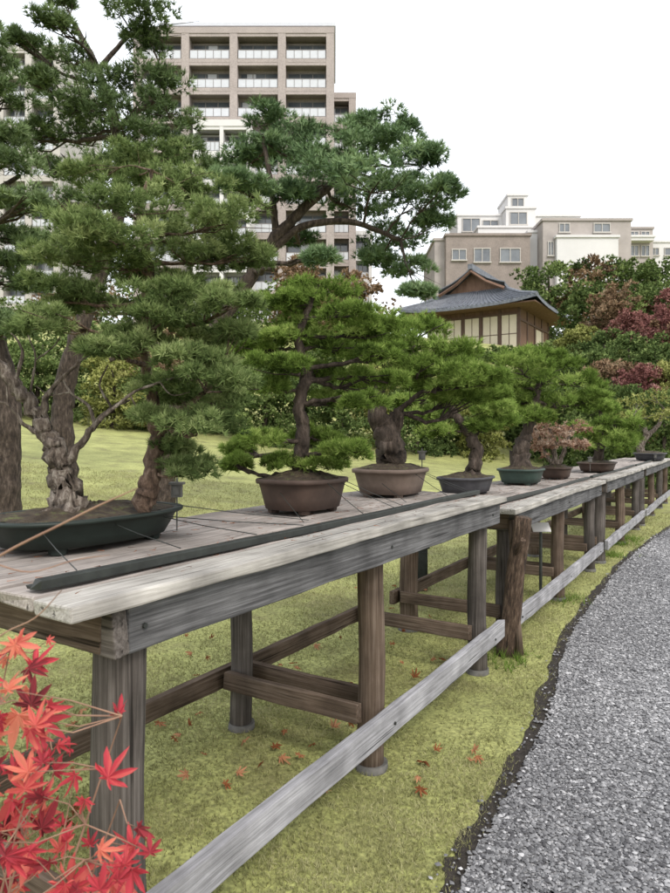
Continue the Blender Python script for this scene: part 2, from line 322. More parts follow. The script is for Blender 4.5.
def pot(top,c,L,Wd,h,ang,m,e=2.6,prof=None,feet=True):
    prof=prof or [(.80,.0),(.84,.02),(.90,.35),(.96,.7),(.99,.84),(1.05,.85),(1.06,.90),(1.06,.97),(1.04,1.0),(.97,1.0),(.95,.93)]
    N=48; v=[];f=[]; z0=.018 if feet else 0
    ca,sa=math.cos(ang),math.sin(ang)
    for s,z in prof:
        for k in range(N):
            a=2*math.pi*k/N; x=np.sign(math.cos(a))*abs(math.cos(a))**(2/e)*L/2*s; y=np.sign(math.sin(a))*abs(math.sin(a))**(2/e)*Wd/2*s
            v.append((c[0]+x*ca-y*sa,c[1]+x*sa+y*ca,c[2]+z0+z*(h-z0)))
    for i in range(len(prof)-1):
        for k in range(N): k2=(k+1)%N; f.append((i*N+k,i*N+k2,(i+1)*N+k2,(i+1)*N+k))
    f.append(tuple(range(N))[::-1]); pyobj('pot',v,f,[m],None,top,True)
    v=[];f=[]; rings=7
    for i in range(rings):
        s=.955*(1-i/rings)
        for k in range(N):
            a=2*math.pi*k/N; x=np.sign(math.cos(a))*abs(math.cos(a))**(2/e)*L/2*s; y=np.sign(math.sin(a))*abs(math.sin(a))**(2/e)*Wd/2*s
            v.append((c[0]+x*ca-y*sa,c[1]+x*sa+y*ca,c[2]+h*.93+ (1-s)**.8*h*.35+R.normal(0,.004)))
    for i in range(rings-1):
        for k in range(N): k2=(k+1)%N; f.append((i*N+k,i*N+k2,(i+1)*N+k2,(i+1)*N+k))
    f.append(tuple((rings-1)*N+k for k in range(N))); pyobj('soil',v,f,[M['psoil']],None,top,True)
    if feet:
        mb=MB()
        for a in (-.55,.55):
            for b in (-.5,.5):
                x=a*L/2;y=b*Wd/2; X0=c[0]+x*ca-y*sa;Y0=c[1]+x*sa+y*ca
                mb.tube([(X0,Y0,c[2]+.001),(X0,Y0,c[2]+.03)],[.025,.03],8)
        mb.obj('feet',[m],top)
def wires(top,pairs,r=.0015):
    mb=MB()
    for a,b in pairs: mb.tube([a,(np.array(a)+np.array(b))/2+np.array([0,0,-.004]),b],[r]*3,5)
    mb.obj('tie_wires',[M['black']],top)
ang=math.atan2(dv[1],dv[0]); TZ=.97; TZ2=.88
c=np.array([-.765,2.0,TZ+.001]); b1=empty('bonsai_pine_tree',tuple(c))
pot(b1,c,.62,.38,.10,ang,M['pgreen'],e=2.4)
S1=(15,.026,.0030,.62,28)
pads=[(150,158,46,15),(98,176,36,15),(192,190,44,16),(135,210,52,16),(228,218,34,14),(78,228,36,15),(178,240,50,16),(243,256,26,14),(118,264,50,16),(52,292,32,17),(200,284,44,15),(92,308,44,15),(160,318,44,14),(230,300,24,12),(130,342,38,11),(40,322,28,14),(62,258,30,12),
 (212,378,34,15),(185,398,24,12),(203,425,36,15),(172,448,28,12),(224,402,22,13),(192,468,26,11),(160,385,24,9),(108,350,26,9),(244,385,14,8),(170,296,38,13),(110,235,40,12),(160,186,40,12),(212,340,28,11),(150,415,18,8),(185,358,28,10),(236,330,18,9),(150,280,38,13),(208,255,34,12)]
tree('',1.98,[[(145,503,20),(149,480,15),(156,440,12,.03),(151,390,9),(140,330,8),(150,270,6,.05),(140,215,5),(152,170,3)],[(156,440,8,.03),(180,412,5),(205,392,3.5)]],pads,S1,M['n1'],M['bark2'],parent=b1,dsp=.22,dens=1.15)
mb=MB()
def limb(pts,D,k=6,sides=10):
    P=[W(a[0],a[1],D+(a[3] if len(a)>3 else 0)) for a in pts]; q,r=smoothline(P,[a[2]*D/F*.78 for a in pts],k); q[1:-1]+=R.normal(0,1,(len(q)-2,3))*r[1:-1,None]*.20; mb.tube(q,r,sides,wob=.12)
Dl=1.93
limb([(66,522,26),(68,500,20),(64,480,16),(58,458,13),(47,435,11),(36,412,9),(15,385,8),(-12,350,6),(-40,320,3)],Dl,8,16)
limb([(40,418,6),(52,388,3),(78,362,1.8),(70,345,1.2)],Dl)
limb([(62,470,8),(80,445,4.5),(95,425,3.5),(112,408,2.4),(130,400,1.2)],Dl)
limb([(95,425,2.8),(88,405,2),(70,392,1.4),(60,372,1)],Dl)
limb([(100,420,2.4),(130,395,1.9),(160,382,1.5),(180,375,1.2),(198,360,.7)],Dl-.12)
limb([(112,408,1.8),(100,385,1.3),(108,365,.9)],Dl)
limb([(45,435,4),(25,425,2.5),(8,405,1.8),(-10,400,1)],Dl)
limb([(47,435,3),(30,400,1.7),(36,360,1.2),(28,335,.8)],Dl)
limb([(160,382,1.2),(172,395,.8),(190,392,.5)],Dl-.12); limb([(78,362,1.3),(100,350,.9),(118,352,.6)],Dl-.1); limb([(15,385,3),(22,350,1.7),(5,325,1)],Dl)
limb([(70,392,1.2),(50,395,.9),(35,385,.6)],Dl); limb([(130,395,1.2),(140,412,.8),(155,420,.5)],Dl-.12); limb([(36,360,1),(55,345,.8),(62,330,.5)],Dl); limb([(8,405,1.4),(5,380,1),(-8,365,.6)],Dl)
for a in np.linspace(0,6.28,9)[:-1]:
    s=W(66,512,Dl); e=s+np.array([math.cos(a)*.10,math.sin(a)*.10,-.022]); mb.tube([s,(s+e)/2+[0,0,.004],e],[.036,.022,.006],7,wob=.15)
mb.obj('deadwood_trunk',[M['bark3']],b1,True)
wires(b1,[(W(100,518,1.9),T(.45,.17,1.0)),(W(152,515,2.05),T(1.0,.15,1.0)),(W(155,515,2.05),T(.75,.15,1.0)),(W(40,530,1.75),T(.12,.16,1.0)),(W(140,500,1.98),T(1.25,.30,.98))])
def bonsai(name,px,D,tz,Lp,Wp,hp,pm,trunks,pads,style,leaf,bark,dsp,e=3,rot=0,dens=1,prof=None):
    x=(px-335)*D/F; c=np.array([x,D,tz+.001]); b=empty(name,tuple(c)); pot(b,c,Lp,Wp,hp,ang+rot,pm,e,prof)
    tree('',D,trunks,pads,style,leaf,bark,parent=b,dsp=dsp,dens=dens)
    return b,c
b2,c2=bonsai('bonsai_pine_tree',303,2.85,TZ,.39,.32,.15,M['pbrown'],[[(299,487,17),(298,468,12),(304,435,11),(299,405,10),(307,372,9),(298,340,7),(308,310,5),(318,285,3)]],
 [(320,290,40,11),(282,306,30,12),(350,312,30,11),(303,328,40,12),(370,332,24,10),(257,347,24,11),(336,350,36,11),(382,354,18,9),(280,364,30,10),(353,380,32,11),(265,387,22,9),(388,380,18,8),(240,449,17,12),(260,438,20,10),(278,462,18,8),(320,437,24,9),(322,464,24,8),(345,452,20,10),(365,402,20,8),(330,400,20,8),(300,303,28,9),(290,338,32,9),(320,372,26,8),(238,465,14,8)],
 (14,.033,.0038,.55,30),M['n2'],M['bark'],.16)
b3,c3=bonsai('bonsai_pine_tree',391,3.62,TZ,.45,.36,.155,M['ptaupe'],[[(392,470,20),(390,452,22),(386,432,20),(376,405,13),(385,375,9),(410,358,7),(440,362,4)],[(386,430,10),(400,412,8),(396,440,5)]],
 [(375,325,26,9),(414,328,34,10),(450,352,28,10),(398,346,38,10),(438,370,34,10),(478,378,26,9),(366,356,22,9),(470,398,24,9),(424,390,24,9),(498,394,14,8),(356,384,18,8),(390,332,26,9),(446,400,20,8),(345,342,18,8),(410,368,28,9),(460,384,26,8)],
 (14,.042,.0046,.55,28),M['n2'],M['bark'],.22,rot=.1)
b4,c4=bonsai('bonsai_pine_tree',466,4.75,TZ2,.50,.34,.13,M['pgrey'],[[(470,480,13),(476,455,11),(470,435,9),(455,415,6),(450,400,4)]],
 [(455,402,24,8),(425,414,24,7),(490,408,22,7),(440,430,20,6),(482,427,16,6),(410,402,18,7),(500,420,16,7)],(14,.05,.0055,.55,22),M['n2'],M['bark'],.2,dens=.9)
b5,c5=bonsai('bonsai_pine_tree',521,5.75,TZ2,.46,.36,.14,M['pgreen2'],[[(520,470,18),(521,450,13),(528,430,9),(534,405,7),(540,380,4)]],
 [(520,364,26,10),(553,366,28,10),(500,383,26,9),(540,384,36,11),(582,383,22,9),(516,403,30,9),(562,405,28,9),(535,356,22,7),(592,398,16,8),(496,405,16,7),(540,416,24,8)],(13,.06,.0065,.5,26),M['n2'],M['bark'],.22)
b6,c6=bonsai('bonsai_deciduous_tree',556,6.45,TZ2,.36,.28,.12,M['pbrown'],[[(556,468,6),(554,450,4),(550,430,3)],[(558,466,4),(566,445,3),(572,425,2)],[(554,466,4),(542,448,3),(535,428,2)]],
 [(550,428,20,9),(535,435,14,7),(572,430,16,8),(560,442,18,7),(543,448,14,6),(577,445,12,6)],(6,.035,.013,.9,13),M['rust'],M['bark3'],.15,dens=.9)
b7,c7=bonsai('bonsai_pine_tree',597,7.7,TZ2,.62,.40,.12,M['pbrown'],[[(598,464,9),(600,448,7),(604,430,5),(600,412,3)]],
 [(600,408,24,10),(618,424,22,10),(586,430,18,9),(606,444,22,8),(626,440,16,7)],(12,.08,.009,.5,22),M['n2'],M['bark'],.25)
b8,c8=bonsai('bonsai_deciduous_tree',650,11.4,TZ2,.8,.5,.14,M['pgrey'],[[(650,462,7),(640,448,6),(646,432,4),(634,415,3)],[(644,440,4),(658,425,3),(664,408,2)]],
 [(634,404,20,9),(657,398,20,9),(620,418,14,7),(668,415,14,8),(645,416,18,7)],(5,.06,.02,.9,9),M['sy'],M['bark3'],.3,dens=.8)
for b,cc in ((b2,c2),(b3,c3)):
    t=np.dot(cc[:2]-C0,dv)
    wires(b,[((cc[0]+.10,cc[1]-.13,TZ+.145),T(t-.1,.16,TZ+.02)),((cc[0]+.12,cc[1]-.02,TZ+.155),T(t+.18,.16,TZ+.02)),((cc[0]+.14,cc[1]+.05,TZ+.155),T(t+.35,.20,TZ+.01)),((cc[0]-.14,cc[1]-.05,TZ+.145),T(t-.32,.3,TZ+.005))])
SG=(12,.10,.0125,.55,25)
tree('pine_tree',9,[[(62,520,26),(64,462,20),(62,420,17),(66,380,16),(84,320,13),(108,250,11),(122,190,10),(116,130,8),(100,75,6),(75,25,4)],[(116,130,5),(140,110,4),(165,95,3)],[(98,70,4.5),(125,40,3.2),(145,25,2)]],
 [(64,2,12,7),(142,12,32,12),(52,22,16,8),(62,60,32,11),(32,80,20,9),(105,86,32,10),(152,82,32,12),(128,106,40,11),(70,110,36,12),(172,120,28,11),(95,138,44,12),(180,150,26,10),(40,138,30,11),(145,135,32,10),(120,168,40,12),(60,168,36,12),(150,38,22,8),(50,203,34,12),(40,243,30,12),(200,168,20,9),(20,40,12,6)],SG,M['n4'],M['bark'],dsp=1.0,twist=.5)
tree('pine_tree',7.2,[[(160,520,20),(168,462,16),(178,410,14),(196,360,13),(222,318,12),(252,275,11),(276,238,10),(300,212,8),(335,180,6),(350,150,3)],[(262,260,7),(300,228,6),(350,222,5),(400,240,3)],[(276,238,6),(272,190,5),(262,135,3)],[(196,360,8),(150,345,5),(110,360,4)]],
 [(268,118,28,12),(246,160,28,10),(296,136,32,12),(342,148,40,13),(388,124,34,12),(322,180,44,12),(382,172,44,13),(422,160,24,11),(414,202,34,12),(356,205,40,11),(286,196,26,9),(436,222,20,9),(395,238,36,12),(408,268,26,10),(418,290,16,7),(298,240,20,8),(322,258,20,8),(250,190,24,8),(360,130,28,10),(438,190,20,9),(378,258,22,8),(310,162,32,10),(268,148,24,9),(402,146,30,10),(230,180,16,7),(400,185,30,10),(350,170,26,9)],
 (12,.085,.0105,.55,27),M['n3'],M['bark'],dsp=.75,twist=.6)
tree('pine_tree',6.2,[[(4,560,30),(4,500,26),(5,450,24),(6,400,21),(-6,340,18),(-30,260,13),(-25,160,10),(-20,80,7),(-20,20,4)],[(-25,200,6),(5,185,4),(20,175,3)]],
 [(-5,60,24,12),(2,95,28,12),(-8,130,30,13),(12,163,28,12),(24,203,26,12),(10,238,32,12),(15,283,28,12),(-10,318,32,13),(14,328,22,10),(-20,200,30,12),(-25,30,24,12),(-40,270,30,12),(-60,180,40,15),(-60,90,40,15),(5,262,28,11)],(12,.08,.009,.55,23),M['n4'],M['bark'],dsp=.6,twist=.4)
# ---- garden shrubs / hillside
def shrub(name,D,x,y,rx,ry,lf,sz):
    gx=(x-335)*D/F; gy=437-(float(hgt(gx,D))-H)*F/D
    pads=[(x,y+ry*.4,rx*.8,ry)]
    yy=y+ry*1.2
    step=max(ry*1.1,(gy-yy)/6)
    while yy<gy+ry*.2:
        pads+=[(x-rx*.5+R.normal(0,3),yy,rx*.7,step),(x+rx*.5+R.normal(0,3),yy+R.normal(0,2),rx*.7,step),(x+R.normal(0,3),yy,rx*.75,step)]; yy+=step
    return tree(name,D,[[(x,gy+4,4),(x+2,(gy+y)/2,3),(x,y+ry,1.5)]],pads,(5,sz,sz*.6,.9,22),M[lf],M['bark'],dsp=D*.03,branches=False,sr=1.05,sz=1.1,NS=8,rnd=True)
for i,px in enumerate(range(-230,430,38)):
    D=R.uniform(18.5,21)
    y=R.uniform(352,372)
    shrub('garden_shrub',D,px,y,28,10,['sg','sg','sy','sg','so','sg','sg'][i%7],.095)
for i,px in enumerate(range(-240,400,56)): shrub('garden_tree',R.uniform(27,31),px,R.uniform(322,342),36,14,['sg','sg','so','sg','sg'][i%5],.15)
for i,px in enumerate(range(-250,410,66)): shrub('garden_tree',R.uniform(44,48),px,R.uniform(285,305),46,16,['sg','so','sg','sg'][i%4],.24)
hs=[(548,262,30,12,56,'sg'),(590,262,28,12,56,'so'),(622,262,26,12,56,'sg'),(655,262,26,12,55,'sg'),(690,262,28,13,55,'sg'),
 (590,285,26,11,36,'sg'),(618,290,26,11,34,'so'),(650,288,26,12,34,'sg'),(682,290,26,12,33,'sr'),(634,312,24,11,29,'sr'),(664,312,26,11,29,'sr'),(692,318,30,13,27,'so'),
 (582,328,20,9,31,'sy'),(604,334,24,10,28,'sg'),(628,338,24,10,25,'sg'),(655,340,24,11,24,'sg'),(690,345,28,12,22,'sg'),
 (592,354,24,9,24,'sg'),(562,354,22,8,29,'sg'),(612,362,24,9,21,'so'),(640,368,24,10,20,'sr'),(672,362,24,11,20,'sy'),
 (625,388,24,9,17.5,'sg'),(598,385,24,9,18.5,'sg'),(662,392,22,9,16,'sg'),(568,382,24,9,20,'sg'),(540,378,24,9,22,'sg'),(515,374,24,9,23,'sg'),(490,366,24,9,26,'sg'),(462,368,24,9,27,'sg'),(436,358,20,8,31,'sg'),(412,352,20,8,31,'sg'),(530,362,20,8,32,'sg'),(700,385,26,13,17,'sr'),(730,350,34,14,20,'sg'),(478,395,24,9,21,'sy'),(445,392,24,9,21,'sg'),
 (500,350,18,7,35,'sg'),(524,348,18,7,36,'sg'),(548,346,18,7,35,'sg'),(566,340,14,7,34,'sy'),(476,350,18,7,34,'sg'),(452,348,18,7,34,'sg')]
for (x,y,rx,ry,D,lf) in hs: shrub('hillside_shrub',D,x,y,rx,ry,lf,.005*D)
shrub('autumn_tree',38,305,262,30,12,'so',.2); shrub('autumn_tree',36,345,275,26,12,'so',.2)
# ---------------------------------------------------------------- tables
def dtable(name,t0,t1,z,legs,foot=True):
    e=empty(name,tuple(T(t0,0,0))); Wd=.86; th=.034
    s=0; i=0; ws=[.125,.135,.14,.145,.14,.135]
    for w in ws:
        m=M['wl'] if i in(0,) else M['wp']
        a=t0+R.uniform(-.012,.012); b=t1+R.uniform(-.01,.01)
        board('plank_%d'%(i+1),T(a,s+w/2,z-th/2),T(b,s+w/2,z-th/2),w,th,m,e,.005); s+=w+.008; i+=1
    board('pot_rail',T(t0+.02,.155,z+.014),T(t1-.03,.155,z+.014),.03,.022,M['black'],e,.002,.0003)
    board('pot_rail_inner',T(t0+.02,.185,z+.006),T(t1-.03,.185,z+.006),.02,.008,M['black'],e,.001,.0003)
    fz=z-th-.060
    board('front_beam',T(t0+.16,.048,fz),T(t1-.02,.048,fz),.038,.112,M['wm'],e)
    board('back_beam',T(t0+.12,Wd-.06,fz),T(t1-.02,Wd-.06,fz),.038,.112,M['wm'],e)
    board('end_beam',T(t0+.137,.03,fz-.004),T(t0+.137,Wd-.03,fz-.004),.04,.10,M['wd'],e)
    board('end_beam_far',T(t1-.06,.07,fz),T(t1-.06,Wd-.08,fz),.04,.10,M['wb'],e)
    for j,t in enumerate(legs):
        for k,sv in enumerate((.118,.78)):
            q=T(t,sv,0); r=.062 if j==0 else R.uniform(.048,.055)
            g=float(hgt(q[0],q[1])); logpost('leg_%d_%d'%(j+1,k+1),(q[0],q[1],g-.02),(q[0],q[1],z-th-.004),r,r*.95,M['wd'] if (j+k)%2==0 else M['wb'],e)
            if foot: logpost('footing_%d_%d'%(j+1,k+1),(q[0],q[1],g-.03),(q[0],q[1],g+.028),r+.014,r+.008,M['conc'],e,.0,16,2)
        board('cross_rail_%d'%(j+1),T(t-.075,.13,.235),T(t-.075,.80,.235),.034,.075,M['wb'],e)
        if j==1: board('cross_rail_pair',T(t+.085,.13,.235),T(t+.085,.80,.235),.034,.07,M['wb'],e)
        board('upper_cross_%d'%(j+1),T(t-.075,.07,fz),T(t-.075,.79,fz),.034,.09,M['wb'],e)
    ra=legs[0]-.7 if t0<.5 else legs[0]-.1
    board('front_lower_rail',T(ra,.034,.20),T(legs[-1]+.17,.034,.215),.038,.095,M['wr'],e)
    board('back_lower_rail',T(ra,.86,.225),T(legs[-1]+.17,.86,.225),.034,.085,M['wb'],e)
    # bolt heads on the rail and beam where they meet the legs
    bm=MB()
    for t in legs:
        for zz in (.20,fz):
            so=.034-.019 if zz<.5 else .048-.019
            if t>t0+.17 or zz<.5:
                p=T(t,so,zz); q=T(t,so-.005,zz); bm.tube([p,q],[.007,.006],8)
    bm.obj('bolts',[M['black']],e)
    return e
dtable('display_table',0,2.78,TZ,[.2,1.42,2.63])
dtable('display_table',2.95,5.98,TZ2,[3.15,4.5,5.8])
dtable('display_table',6.1,9.3,TZ2,[6.3,7.7,9.1])
dtable('display_table',9.42,13.5,TZ2,[9.6,11.0,12.3,13.3])
k=900; tt=R.uniform(0,6,k); s_=R.uniform(.02,.84,k); zz=np.where(tt<2.78,TZ,TZ2)+.004
P=np.array([T(a,b,z) for a,b,z in zip(tt,s_,zz)]); an=R.random(k)*6.28; Dr=np.stack([np.cos(an),np.sin(an),R.normal(0,.06,k)],1)
v,t=tufts(P,Dr,1,.030,.0022,.02,np.clip(R.normal(.25,.2,k),0,1)); triobj('needle_litter',v,t,M['fallen'])
lp=empty('log_post',(1.03,3.85,0)); a=W(506,657,3.85); b=W(523,517,3.80); a[2]=-.02
logpost('log',a,b,.056,.048,M['log'],lp,.12,18,12)
logpost('branch_stub',W(512,560,3.84),W(524,540,3.70),.022,.016,M['log'],lp,.1,10,3)
logpost('leaning_prop',T(2.98,-.02,.02),T(3.05,.06,.80),.022,.018,M['wb'],lp,.05,10,5)
def stake(px,py,D,hh=.15):
    p=W(px,py,D); e=empty('plant_label_stake',tuple(p)); mb=MB(); x,y,z=p; s=.022
    mb.tube([(x,y,z-hh),(x,y,z)],[.003,.003],6); mb.box(x-s*.8,x+s*.8,y-s*.6,y+s*.6,z,z+.045); mb.box(x-s*1.15,x+s*1.15,y-s*.9,y+s*.9,z+.045,z+.053)
    mb.tube([(x,y,z+.053),(x,y,z+.07)],[.006,.002],6); mb.box(x-s*.5,x+s*.5,y-s*.6-.004,y-s*.6-.001,z+.008,z+.036,0)
    mb.obj('holder',[M['conc']],e); 
stake(177,497,2.3,.12); stake(422,460,3.75,.10); stake(590,462,7.0,.1); stake(655,458,11,.12)
ub=empty('utility_box',(.70,5.48,0)); mb=MB(); x,y=.68,5.5; g=float(hgt(x,y)); mb.box(x-.10,x+.10,y-.07,y+.07,g,g+.36); mb.box(x-.115,x+.115,y-.085,y+.085,g+.36,g+.385); mb.box(x-.085,x+.085,y-.078,y-.072,g+.03,g+.33); mb.obj('cabinet',[M['black']],ub)
p=W(541,527,5.0); sg=empty('garden_sign',tuple(p)); mb=MB(); mb.quad([p+[-.07,-.03,-.03],p+[.07,-.03,-.03],p+[.07,.04,.03],p+[-.07,.04,.03]]); mb.quad([p+[-.07,-.026,-.035],p+[-.07,.044,.025],p+[.07,.044,.025],p+[.07,-.026,-.035]]); mb.obj('panel',[M['white']],sg)
mb=MB(); mb.tube([(p[0],p[1]+.01,0),(p[0],p[1]+.01,p[2]-.01)],[.012,.012],8); mb.obj('stake',[M['black']],sg)
P=[]
for (px,py) in ((622,545),(632,540),(612,556),(560,600),(505,660)):
    D=H*F/(py-437); c=W(px,py,D); P.append(np.c_[R.normal(c[0],.10,60),R.normal(c[1],.10,60),np.zeros(60)])
P=np.concatenate(P); v,t=tufts(P,np.tile([0,0,1.],(len(P),1)),5,.075,.005,.45,np.full(len(P),.4)); triobj('grass_clump',v,t,M['n2'])
# ---------------------------------------------------------------- maple leaves
def leafverts():
    an=[-125,-82,-42,0,42,82,125]; ln=[.38,.68,.92,1.05,.92,.68,.38]; pts=[]
    for i,(a,l) in enumerate(zip(an,ln)):
        a=math.radians(a)
        for da,ll in ((-.27,.48),(-.12,.76),(0,1.0),(.12,.76),(.27,.48)): pts.append((math.sin(a+da)*l*ll,math.cos(a+da)*l*ll))
        if i<6: am=math.radians((an[i]+an[i+1])/2); pts.append((math.sin(am)*.30,math.cos(am)*.30))
    pts.append((0,-.06)); return np.array(pts)
LV=leafverts(); NL=len(LV)
def leaves(name,items,m,parent=None):
    vs=[];ts=[]
    for (pos,size,nrmv,roll,tone,curl) in items:
        nz=Vector(nrmv).normalized(); ux=nz.orthogonal().normalized(); ux=Matrix.Rotation(roll,3,nz)@ux; uy=nz.cross(ux)
        B=np.array([ux,uy,nz]); r=np.linalg.norm(LV,axis=1); asp=R.uniform(.75,1.1); loc=np.c_[LV[:,0]*asp,LV[:,1],-curl*r**2+.09*np.sin(LV[:,0]*9)+R.normal(0,.02,NL)]*size
        w=loc@B+pos; cpt=np.array(pos)
        for i in range(NL): vs+= [cpt,w[i],w[(i+1)%NL]]; ts.append(np.clip(tone+R.normal(0,.05)+.10*math.sin(i),0,1))
    return triobj(name,np.array(vs),ts,m,parent)
mp=empty('japanese_maple',(-.62,.8,0)); mb=MB(); items=[]
seeds=[(5,660,30,.95),(48,640,13,.8),(18,715,46,.95),(70,748,28,.3),(108,778,48,.5),(118,715,30,.25),(28,772,44,.9),(45,800,38,.6),(12,800,46,.5),(-8,745,44,.8),(70,884,50,.55),(138,828,30,.4),(150,853,28,.2),(30,850,46,.55),(5,880,48,.4),(100,890,44,.55),(-10,830,40,.9),(28,690,36,.95),(0,765,40,.3),(50,862,38,.3),(90,845,22,.3),(62,825,24,.4),(-20,690,40,.7),(38,738,30,.85),(15,645,24,.95),(118,880,30,.4),(55,770,32,.5),(85,800,28,.5),(8,690,34,.85),(48,715,28,.9),(20,830,40,.75),(60,850,34,.6),(125,865,32,.5),(84,870,36,.6),(75,775,30,.7),(58,745,24,.6)]
for i in range(85): seeds.append((R.uniform(-70,52),R.uniform(640,1000),R.uniform(24,46),R.uniform(0,1)**.8))
for i in range(34): seeds.append((R.uniform(0,135),R.uniform(840,1000),R.uniform(27,48),R.uniform(.1,.85)))
ends=[]
for (px,py,s,tn) in seeds:
    D=R.uniform(.78,1.05); p=W(px,py,D); items.append((p,s*D/F*.66,(R.normal(0,.7),-1,.5+R.normal(0,.6)),R.uniform(0,6.28),np.clip(tn*.92+R.normal(0,.10),0,1),R.uniform(.1,.6))); ends.append(p)
leaves('leaves',items,M['maple'],mp)
root=np.array([-.62,.84,0.])
stems=[W(30,780,.93),W(85,860,.9),W(-20,690,.95),W(10,650,.95),W(120,800,.93),W(50,740,.98),W(122,716,.92)]
paths=[]
for s in stems:
    q,r=smoothline([root,root*.5+s*.5+np.array([-.03,0,-.12]),s],[.006,.0035,.001],8); mb.tube(q,r,6); paths.append(q)
allp=np.concatenate(paths)
for e in ends:
    dd=np.linalg.norm(allp-e,axis=1)+np.where(allp[:,2]>e[2],.08,0); a=allp[int(np.argmin(dd))]
    mb.tube([a,(a+e)/2+R.normal(0,.008,3),e],[.0012,.0009,.0005],5)
q,r=smoothline([W(-30,575,.75),W(10,550,.74),W(60,525,.73),W(100,505,.72),W(138,488,.71)],[.0018,.0016,.0014,.0011,.0006],5); mb.tube(q,r,6)
q,r=smoothline([W(-30,575,.75),W(-60,700,.8),root+[0,-.05,0]],[.0022,.004,.007],6); mb.tube(q,r,6)
q,r=smoothline([W(-10,562,.75),W(30,572,.75),W(75,560,.75),W(110,555,.74)],[.0010,.0009,.0007,.0004],5); mb.tube(q,r,5)
q,r=smoothline([W(-60,700,.8),W(-5,640,.78),W(35,618,.77),W(62,590,.76)],[.0016,.0011,.0009,.0005],5); mb.tube(q,r,5)
M['stem']=mat('maple_stem',[(.3,(.20,.11,.08)),(.7,(.34,.22,.15))],scale=10); mb.obj('stems',[M['stem']],mp,True)
fl=[]
for (px,py) in [(190,730),(285,735),(262,768),(187,780),(180,740),(440,662),(330,690),(300,760),(245,745),(150,720),(205,760),(225,790),(290,700),(340,640),(410,600),(430,620),(60,640),(48,637),(320,800),(500,560),(470,640),(355,590)]+[(R.uniform(60,480),R.uniform(560,830)) for _ in range(75)]:
    D=H*F/(py-437); x=(px-335)*D/F; fl.append((np.array([x,D,float(hgt(x,D))+.022]),R.uniform(.024,.048),(R.normal(0,.5),R.normal(-.35,.5),1),R.uniform(0,6.28),R.uniform(0,1)**1.1,R.uniform(-.6,.6)))
leaves('fallen_leaves',fl,M['fallen'])
# ---------------------------------------------------------------- buildings
def apartment(name,x0,x1,y,ztop,storey,nfl,bays,depth=16,rot=0,wall='beige',cap=True,piers=.9,zb=0.):
    e=empty(name,(x0,y,0)); e.rotation_euler.z=rot; Wd=x1-x0
    wl=MB();gl=MB();rl=MB();fr=MB()
    bw=(Wd-piers)/bays
    wl.box(.3,Wd-.3,1.7,depth,zb,ztop-.2)
    for i in range(bays+1): wl.box(i*bw,i*bw+piers,0,1.7,zb,ztop)
    wl.box(0,.3,1.7,depth,zb,ztop); wl.box(Wd-.3,Wd,1.7,depth,zb,ztop)
    wl.box(-.03,Wd+.03,-.03,depth+.03,ztop,ztop+.7)
    if cap: 
        wl.box(3.0,Wd-.2,2.2,depth-2,ztop+.7,ztop+2.0); rl.box(2.6,Wd+.2,1.8,depth-1.6,ztop+2.0,ztop+2.4)
    for k in range(nfl):
        z1=ztop-k*storey; z0=z1-storey
        for i in range(bays):
            a=i*bw+piers; b=(i+1)*bw
            wl.box(a,b,.04,1.7,z0,z0+.42)
            wl.box(a,b,.06,.3,z1-.35,z1)
            rl.box(a+.08,b-.08,.10,.16,z0+.50,z0+1.42)
            fr.box(a,b,.08,.18,z0+1.42,z0+1.50)
            gl.box(a+.15,b-.15,1.60,1.68,z0+.43,z1-.45)
            for q in np.linspace(a+.15,b-.15,4): fr.box(q-.05,q+.05,1.54,1.60,z0+.43,z1-.45)
            for q in np.linspace(a+.08,b-.08,6): fr.box(q-.025,q+.025,.06,.10,z0+.42,z0+1.5)
            fr.box(a+.15,b-.15,1.55,1.60,z1-.55,z1-.45)
            if R.random()<.45:
                q=a+.2+R.random()*(b-a)*.5; rl.box(q,q+(b-a)*.22,1.56,1.595,z0+.45,z1-.56)   # drawn curtains
    for mb,nm,mt in ((wl,'walls',wall),(gl,'windows','glass'),(rl,'balcony_panels','rail'),(fr,'frames','frame')):
        o=mb.obj(nm,[M[mt]]); o.parent=e
    return e
k=75/F
def X_(px,D=75): return (px-335)*D/F
def Z_(py,D=75): return H+(437-py)*D/F
apartment('apartment_building',X_(133),X_(334),75,Z_(33),29*k,13,4)
apartment('apartment_building',X_(318,82),X_(356,82),82,Z_(98,82),3.5,11,1,cap=False)
apartment('apartment_building',X_(193,70),X_(250,70),70,Z_(126,70),3.1,11,2,depth=4.6,wall='white',cap=False,piers=.4)
apartment('apartment_building',X_(-60,88),X_(60,88),88,Z_(50,88),3.5,14,4,wall='cream',cap=False)
apartment('apartment_building',X_(330,100),X_(372,100),100,Z_(235,100),3.6,6,2,wall='white',cap=False,piers=.5)
